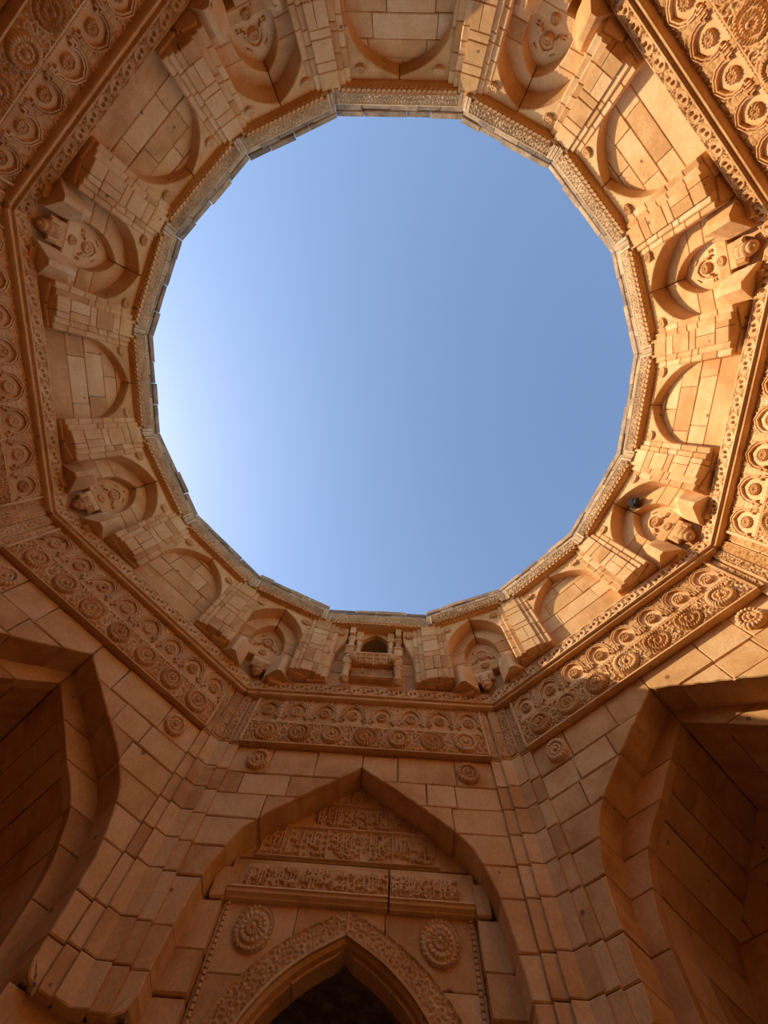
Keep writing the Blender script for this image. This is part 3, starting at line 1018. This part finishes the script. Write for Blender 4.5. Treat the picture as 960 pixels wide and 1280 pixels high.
# dark clump stuck under the arch of the second sunlit corner niche
NEST = bpy.data.materials.new('dark_clump'); NEST.use_nodes = True
nb = NEST.node_tree.nodes['Principled BSDF']; nb.inputs['Roughness'].default_value = 1
nn = NEST.node_tree.nodes.new('ShaderNodeTexNoise'); nn.inputs['Scale'].default_value = 30
nr = NEST.node_tree.nodes.new('ShaderNodeValToRGB'); nr.color_ramp.elements[0].color = (.006, .005, .005, 1); nr.color_ramp.elements[1].color = (.05, .04, .035, 1)
NEST.node_tree.links.new(nn.outputs['Fac'], nr.inputs['Fac']); NEST.node_tree.links.new(nr.outputs['Color'], nb.inputs['Base Color'])
nest = thing('dark_clump', 67.5, A, 5.80, label='dark lumpy clump stuck under the arch of a sunlit corner niche', cat='clump')
def lump(n, m, r, seed):
    rs = random.Random(seed); v, f = [], []
    ph = [rs.uniform(0, 6.28) for _ in range(6)]
    for i in range(n+1):
        a = math.pi*i/n
        for j in range(m):
            b = 2*math.pi*j/m
            rr = r*(1+.13*math.sin(3*b+ph[0])*math.sin(a)+.12*math.sin(4*a+ph[1])+.1*math.sin(5*b+3*a+ph[2])*math.sin(a))
            v.append((rr*math.sin(a)*math.cos(b), rr*math.sin(a)*math.sin(b), .8*rr*math.cos(a)))
    for i in range(n):
        for j in range(m):
            k = (j+1) % m
            f.append([i*m+j, (i+1)*m+j, (i+1)*m+k, i*m+k])
    return mesh_from('clump', v, f, True, NEST)
part(nest, 'clump', lump(10, 16, .075, 3), loc=(.12, -.15, 5.90))
part(nest, 'comb', lump(8, 12, .04, 5), loc=(.15, -.18, 5.84))

# ------------------------------------------------------------------ carved balcony over the doorway
def balcony():
    t = thing('carved_balcony', 0, A, 4.87, label='small carved stone balcony with posts, railing and arched opening', cat='balcony')
    yf = -.27                   # front of rail and posts
    yp = -.165                   # parapet stands back under the rail
    def pan(U, Z):
        H = vine(U, Z, 12, .09, .04, .014)
        k = np.abs(((U+.3) % .15)-.075)
        H = np.where(k > .066, .018, H)
        return np.where((Z < 5.075) | (Z > 5.36), .02, H)
    p = part(t, 'parapet_panel', box_mesh('parapet_panel', -.30, .30, yp, .0, 5.04, 5.40, .006))
    part(p, 'carving', relief_mesh('carving', -.295, .295, 5.045, 5.395, .0085, pan, yp-.002), kind='stuff')
    def rail(U, Z):
        H = vine(U, Z, 14, .05, .03, .018)
        H = np.where(np.abs(Z-5.38) < .009, .03, H)
        H = np.where((Z > 5.475), .03, H)
        k = np.abs(((U+.3) % .1)-.05)
        return np.where((k > .042), .026, H)
    r = part(t, 'rail', box_mesh('rail', -.31, .31, yf+.02, -.02, 5.27, 5.52, .006))
    part(r, 'carving', relief_mesh('carving', -.30, .30, 5.275, 5.515, .0075, rail, yf+.018), kind='stuff')
    part(r, 'pendant', lathe_mesh('pendant', [(.005, -.05), (.02, -.03), (.026, 0), (.018, .03)], 12, CARVED), loc=(0, yf+.02, 5.27))
    # corner posts: pendant foot, shaft, blocks, capital
    shaft = lathe_mesh('post_shaft', [(.012, -.03), (.035, -.012), (.05, .01), (.055, .03), (.066, .035), (.07, .055), (.058, .07), (.05, .09), (.048, .28), (.055, .295), (.062, .31), (.062, .33), (.05, .34)], 16)
    block = box_mesh('post_block', -.058, .058, -.058, .12, .34, .50, .008, CARVED)
    neck = lathe_mesh('post_neck', [(.05, .50), (.066, .51), (.066, .525), (.052, .535), (.06, .555), (.06, .57), (.05, .58)], 16)
    up = box_mesh('upper_block', -.06, .06, -.06, .12, .58, .76, .008)
    cap = box_mesh('capital', -.072, .072, -.072, .12, .76, .80, .01, CARVED)
    upper = lathe_mesh('upper_shaft', [(.056, .80), (.048, .82), (.048, 1.0), (.063, 1.015), (.073, 1.04), (.073, 1.07)], 8)
    arm = box_mesh('corbel_arm', -.045, .045, -.11, .05, 1.07, 1.3, .02, CARVED)
    for s in (1, -1):
        pl = (.362*s, yf+.04, 4.86)
        po = part(t, 'post', shaft, loc=pl)
        for nm, m in (('post_block', block), ('post_neck', neck), ('upper_block', up), ('capital', cap), ('upper_shaft', upper), ('corbel_arm', arm)):
            part(po, nm, m, loc=pl, scale=(1, 1, 1))
        cl = (.245*s, yf+.06, 5.52)
        co = part(t, 'colonnette', lathe_mesh('colonnette', [(.055, 0), (.055, .04), (.036, .05), (.036, .08), (.047, .09), (.047, .11), (.034, .12), (.034, .17), (.046, .18), (.046, .2), (.034, .21), (.034, .28), (.05, .31), (.05, .34)], 12, CARVED), loc=cl)
        part(co, 'impost', box_mesh('impost', -.055, .055, -.06, .1, .34, .60, .008, CARVED), loc=cl)
        part(t, 'side_knob', lathe_mesh('side_knob', [(.01, -.07), (.04, -.05), (.058, -.02), (.05, .0), (.066, .03), (.06, .07), (.03, .09)], 14, CARVED, 8, .05), loc=(.285*s, yf-.01, 5.34))
        part(t, 'cheek_wall', box_mesh('cheek_wall', .305*s-.02, .305*s+.02, yf+.09, .02, 5.42, 6.2, .004))
    # cusped lintel over the opening
    wz = pchip([5.84, 5.93, 6.02, 6.08, 6.11], [.195, .185, .13, .07, 0])
    for s in (1, -1):
        poly = [(.23, 5.84), (.23, 6.36), (.002, 6.36), (.002, 6.11)]+[(wz(z), z) for z in arch_zs(5.84, 6.108, 10)[::-1]]
        part(t, 'cusped_lintel', slab_mesh('cusped_lintel', poly if s > 0 else mirror(poly), yf+.05, yf+.13, .006, .001))
    part(t, 'eave', sweep_mesh('eave', [(-.44, 6.26), (.44, 6.26)], [(.05, yf+.1), (.04, yf-.06), (.0, yf-.09), (-.03, yf-.06), (-.02, yf+.1)], mat=CARVED))
    # dark room behind the opening
    v = [(x, y, z) for y in (yf+.12, 1.1) for z in (5.40, 6.36) for x in (-.285, .285)]
    f = [[4, 5, 7, 6], [0, 1, 5, 4], [2, 6, 7, 3], [0, 4, 6, 2], [1, 3, 7, 5]]
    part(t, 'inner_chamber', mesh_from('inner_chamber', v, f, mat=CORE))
balcony()

# ------------------------------------------------------------------ the doorway under the front arch
YB = .30        # depth of the recessed doorway wall
DOOR_APEX, DOOR_IN = 2.585, 2.44
w_door = pchip([.6, 1.2, 1.7, 1.95, 2.2, 2.4, DOOR_APEX], [1.0, .99, .945, .865, .665, .39, 0])
w_door_in = pchip([.6, 1.2, 1.6, 1.84, 2.08, 2.27, DOOR_IN], [.86, .85, .80, .72, .55, .32, 0])
def doorway():
    t = thing('doorway', 0, A, -EYE, label='pointed arched stone doorway with carved band and two rosettes', cat='doorway')
    rng = random.Random(2)
    # flat wall of the surround, cut into stones
    cs = [-1.5, -.9, -.3, .3, .8, 1.3, 1.7, 2.14, 2.62]
    for a, b in zip(cs[:-1], cs[1:]):
        for s in (1, -1):
            js = [0, 1.04] if b < 2.1 else ([0, .30, 1.04] if s > 0 else [0, .42, 1.04])
            if 2 < b < 2.3: js = [0, 1.04]
            for x0, x1 in zip(js[:-1], js[1:]):
                w = lambda z: w_door(z) if z < DOOR_APEX else 0
                p = cut_block(x0, x1, a, b, w, 8)
                if p is None or abs(area2(p)) < .004: continue
                part(t, 'surround_stone', slab_mesh('surround_stone', p if s > 0 else mirror(p), YB, YB+.3, .005, .002))
    # carved band round the arch
    band_z = [-1.5, -.8, -.1, .5, 1.0]+[1.0+(DOOR_APEX-1.0)*i/34 for i in range(1, 35)]
    def inband(U, Z):
        wo = np.interp(Z, band_z, [w_door(z) if z < DOOR_APEX else 0 for z in band_z])
        wi = np.interp(Z, band_z, [w_door_in(z) if z < DOOR_IN else -.05 for z in band_z])
        return (np.abs(U) < wo-.004) & (np.abs(U) > wi+.002)
    def bandcut(U, Z):
        H = vine(U, Z, 18, .055, .03, .014)
        wo = np.interp(Z, band_z, [w_door(z) if z < DOOR_APEX else 0 for z in band_z])
        return np.where((np.abs(np.abs(U)-wo) < .016) | (np.abs(U) < .008), .018, H)
    part(t, 'arch_band', relief_mesh('arch_band', -1.0, 1.0, .6, DOOR_APEX, .0085, bandcut, YB-.006, inband), kind='stuff')
    # moulded inner edge and reveal
    pth = [(w_door_in(z), z) for z in band_z if z < DOOR_IN]+[(0, DOOR_IN)]
    for s in (1, -1):
        p2 = [(x*s, z) for x, z in pth]
        if s < 0: sect = [(0, YB+.0), (0, YB-.02), (-.02, YB-.02), (-.022, YB+.01), (-.045, YB+.03), (-.05, YB+.06), (-.05, YB+.09), (.03, YB+.09)]
        else: sect = [(0, YB+.0), (0, YB-.02), (.02, YB-.02), (.022, YB+.01), (.045, YB+.03), (.05, YB+.06), (.05, YB+.09), (-.03, YB+.09)]
        part(t, 'inner_moulding', sweep_mesh('inner_moulding', p2, sect))
        zs = [z for z in band_z if z < DOOR_IN-.05]+[DOOR_IN-.055]
        # reveal stones, one per height step
        zr = [-1.5, -.7, .1, .8, 1.4, 1.85, 2.15, DOOR_IN-.05]
        for a, b in zip(zr[:-1], zr[1:]):
            prof = []
            for i in range(5):
                z = a+.003+(b-a-.006)*i/4
                prof.append((max(0, w_door_in(min(z+.05, DOOR_IN))-.05), z))
            if b > 2.3: prof[-1] = (0.0, b)
            v, f = [], []
            for y in (YB+.08, YB+.26):
                v += [(x*s, y, z) for x, z in prof]
                v += [((x+.1)*s, y, z+.05) for x, z in prof]
            m = 5
            for i in range(m-1):
                f += [[i, i+1, 2*m+i+1, 2*m+i], [i, m+i, m+i+1, i+1], [2*m+i, 2*m+i+1, 3*m+i+1, 3*m+i]]
            part(t, 'reveal_stone', mesh_from('reveal_stone', v, f))
    # two rosettes in the spandrels
    for s in (1, -1):
        part(t, 'rosette', ROS_DOOR, loc=(.735*s, YB-.005, 2.42), rot=(0, .2*s, 0))
    # beaded frame at both sides
    n = 60
    for s in (1, -1):
        v, f = [], []
        for k in range(n):
            z = .4+2.2*k/n
            b = len(v)
            for dz in (0, .024):
                for (x, y) in ((-.014, .01), (-.014, -.014), (0, -.024), (.014, -.014), (.014, .01)):
                    v.append((s*1.0+x, YB+y, z+dz))
            for i in range(5):
                j = (i+1) % 5
                f.append([b+i, b+j, b+5+j, b+5+i])
            f.append([b+i for i in range(5)][::-1]); f.append([b+5+i for i in range(5)])
        part(t, 'beaded_frame', mesh_from('beaded_frame', v, f, mat=CARVED), kind='stuff')
    # dark passage behind
    v = [(x, y, z) for y in (YB+.24, 3.0) for z in (-1.5, 2.9) for x in (-1.05, 1.05)]
    f = [[4, 5, 7, 6], [2, 6, 7, 3], [0, 4, 6, 2], [1, 3, 7, 5], [0, 1, 5, 4]]
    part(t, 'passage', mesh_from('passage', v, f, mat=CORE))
    # jamb stones between the arch and the beaded frame
    for s in (1, -1):
        for i, (a, b) in enumerate(zip(COURSES[:5], COURSES[1:6])):
            u0 = 1.045; u1 = w_main(b)+.05
            if u1 <= u0+.02: continue
            part(t, 'jamb_stone', box_mesh('jamb_stone', s*(u0+u1)/2-(u1-u0)/2, s*(u0+u1)/2+(u1-u0)/2, YB-.07-.02*(i % 2), YB+.2, a+.004, b-.004, .012))
        part(t, 'jamb_stone', box_mesh('jamb_stone', s*1.18-.13, s*1.18+.13, YB-.06, YB+.2, -1.5, 1.726, .012))
doorway()

# ------------------------------------------------------------------ inscriptions
def strokes_for(cells, seed):
    """calligraphic strokes packed into rectangles (u0, u1, z0, z1)"""
    rs = random.Random(seed)
    S = []
    for (u0, u1, z0, z1) in cells:
        h = z1-z0; w = u1-u0
        u = u0+.008
        while u < u1-.008:                    # uprights in loose clusters, some leaning
            if rs.random() < .5:
                lo = z0+h*rs.uniform(.0, .5); tp = z1-h*rs.uniform(.0, .22); ln = rs.uniform(-.012, .012)
                S.append(([(u+ln, tp), (u+ln*.4, (lo+tp)/2), (u, lo)], .0052))
                if rs.random() < .6:
                    S.append(([(u, lo), (u-.014, lo-.010), (u-.04, lo-.002), (u-.055, lo+.012)], .0055))
            u += rs.uniform(.018, .036)
        k = max(2, int(w/.05))
        for i in range(k):
            c = u0+(i+.5)*w/k+rs.uniform(-.012, .012)
            # long sweeping diagonals
            if rs.random() < .7:
                za = z0+h*rs.uniform(.35, .95); d = rs.uniform(.04, .085); dz = h*rs.uniform(.18, .4)
                S.append(([(c-d*.5, za-dz), (c-d*.1, za-dz*.45), (c+d*.5, za)], .0055))
            for lev in (.14, .4, .66, .86):
                if rs.random() < .62:         # bowls
                    r = rs.uniform(.016, .034); zc = z0+h*lev+rs.uniform(-.012, .012)
                    a0 = rs.uniform(2.6, 3.8); a1 = a0+rs.uniform(2.0, 4.2)
                    S.append(([(c+r*1.35*math.cos(a0+(a1-a0)*q/7), zc+r*.8*math.sin(a0+(a1-a0)*q/7)) for q in range(8)], .005))
                if rs.random() < .4:          # flat joins
                    zc = z0+h*rs.uniform(.08, .85); x = c+rs.uniform(-.03, .03)
                    S.append(([(x-.03, zc+.010), (x-.008, zc-.004), (x+.015, zc-.002), (x+.032, zc+.014)], .005))
                if rs.random() < .4:          # points
                    zc = z0+h*rs.uniform(.05, .95); x = c+rs.uniform(-.03, .03)
                    S.append(([(x, zc), (x+.004, zc+.004)], .0068))
    return S
def lettering(S, frames, amp):
    def fn(U, Z):
        D = np.full(U.shape, 1.0)
        for pts, wd in S:
            for (a, b) in zip(pts[:-1], pts[1:]):
                ax, az = a; bx, bz = b
                m = (U > min(ax, bx)-.02) & (U < max(ax, bx)+.02) & (Z > min(az, bz)-.02) & (Z < max(az, bz)+.02)
                if not m.any(): continue
                dx, dz = bx-ax, bz-az
                L = dx*dx+dz*dz+1e-12
                t = np.clip(((U[m]-ax)*dx+(Z[m]-az)*dz)/L, 0, 1)
                d = np.hypot(U[m]-ax-t*dx, Z[m]-az-t*dz)-wd
                D[m] = np.minimum(D[m], d)
        H = amp*(1-sstep(-.002, .005, D))
        for (x0, x1, z0, z1) in frames:
            H = np.where((U > x0) & (U < x1) & (Z > z0) & (Z < z1), amp*1.05, H)
        return H
    return fn
def inscriptions():
    # tympanum: three rows of lettering under the pointed arch
    t = thing('inscription_tympanum', 0, A, 2.95, label='pointed tympanum slab carved with rows of calligraphy over the doorway', cat='inscription')
    TAP = 3.84
    w_t = lambda z: max(0, w_main(z-.12)-.02) if z < TAP else 0
    zs = arch_zs(2.95, 3.80, 26)
    half = [(min(1.14, w_t(z)+.1), z) for z in zs]+[(0.0, TAP+.05)]
    poly = half+[(-x, z) for x, z in half[:-1][::-1]]
    part(t, 'slab', slab_mesh('slab', poly, YB, YB+.2, .004))
    rows = [(-.90, .76, 2.985, 3.235), (-.42, .66, 3.285, 3.495), (-.31, .07, 3.545, 3.70)]
    cells, frames = [], []
    for (a, b, z0, z1), n in zip(rows, (8, 5, 2)):
        for i in range(n):
            cells.append((a+(b-a)*i/n+.012, a+(b-a)*(i+1)/n-.012, z0, z1))
            if i in (1, 3, 5, 6): frames.append((a+(b-a)*i/n-.006, a+(b-a)*i/n+.006, z0, z1))
        frames.append((a, b, z1+.008, z1+.024))
    frames.append((-.94, .80, 2.952, 2.968))
    fn = lettering(strokes_for(cells, 4), frames, .026)
    def mask(u, z): return np.abs(u) < np.interp(z, zs, [max(0, w_t(q)-.0) for q in zs])
    for (a, b, z0, z1) in rows:
        part(t, 'lettering', relief_mesh('lettering', a-.03, b+.03, z0-.03, z1+.03, .0062, fn, YB-.004, mask), kind='stuff')
    # lintel with one long row, cracked in two stones
    t2 = thing('inscription_lintel', 0, A, 2.58, label='long lintel carved with a row of calligraphy, cracked in two', cat='inscription')
    yl = YB-.05
    cells = [(-.90+i*.165+.006, -.90+(i+1)*.165-.006, 2.685, 2.85) for i in range(11)]
    frames = [(-.90+i*.165-.004, -.90+i*.165+.004, 2.685, 2.85) for i in (2, 5, 8, 11)]
    fn = lettering(strokes_for(cells, 9), frames, .026)
    for (x0, x1, dz) in ((-1.06, .318, 0), (.332, 1.06, -.012)):
        st = part(t2, 'lintel_stone', box_mesh('lintel_stone', x0, x1, yl, YB+.2, 2.655, 2.905, .008))
        part(st, 'lettering', relief_mesh('lettering', max(x0, -.93), min(x1, .95), 2.67, 2.87, .0062, fn, yl-.003), kind='stuff')
        part(t2, 'lintel_moulding', sweep_mesh('lintel_moulding', [(x0+(.0 if x0 > -1 else .02), 2.64), (x1-(.02 if x1 > 1 else 0), 2.64)],
             [(.022, yl+.02), (.022, yl-.045), (.008, yl-.05), (.0, yl-.035), (-.018, yl-.03), (-.028, yl-.012), (-.036, yl+.0), (-.044, yl+.005), (-.05, yl+.03), (-.05, YB+.1), (.022, YB+.1)]), loc=(0, 0, dz*.5))
inscriptions()
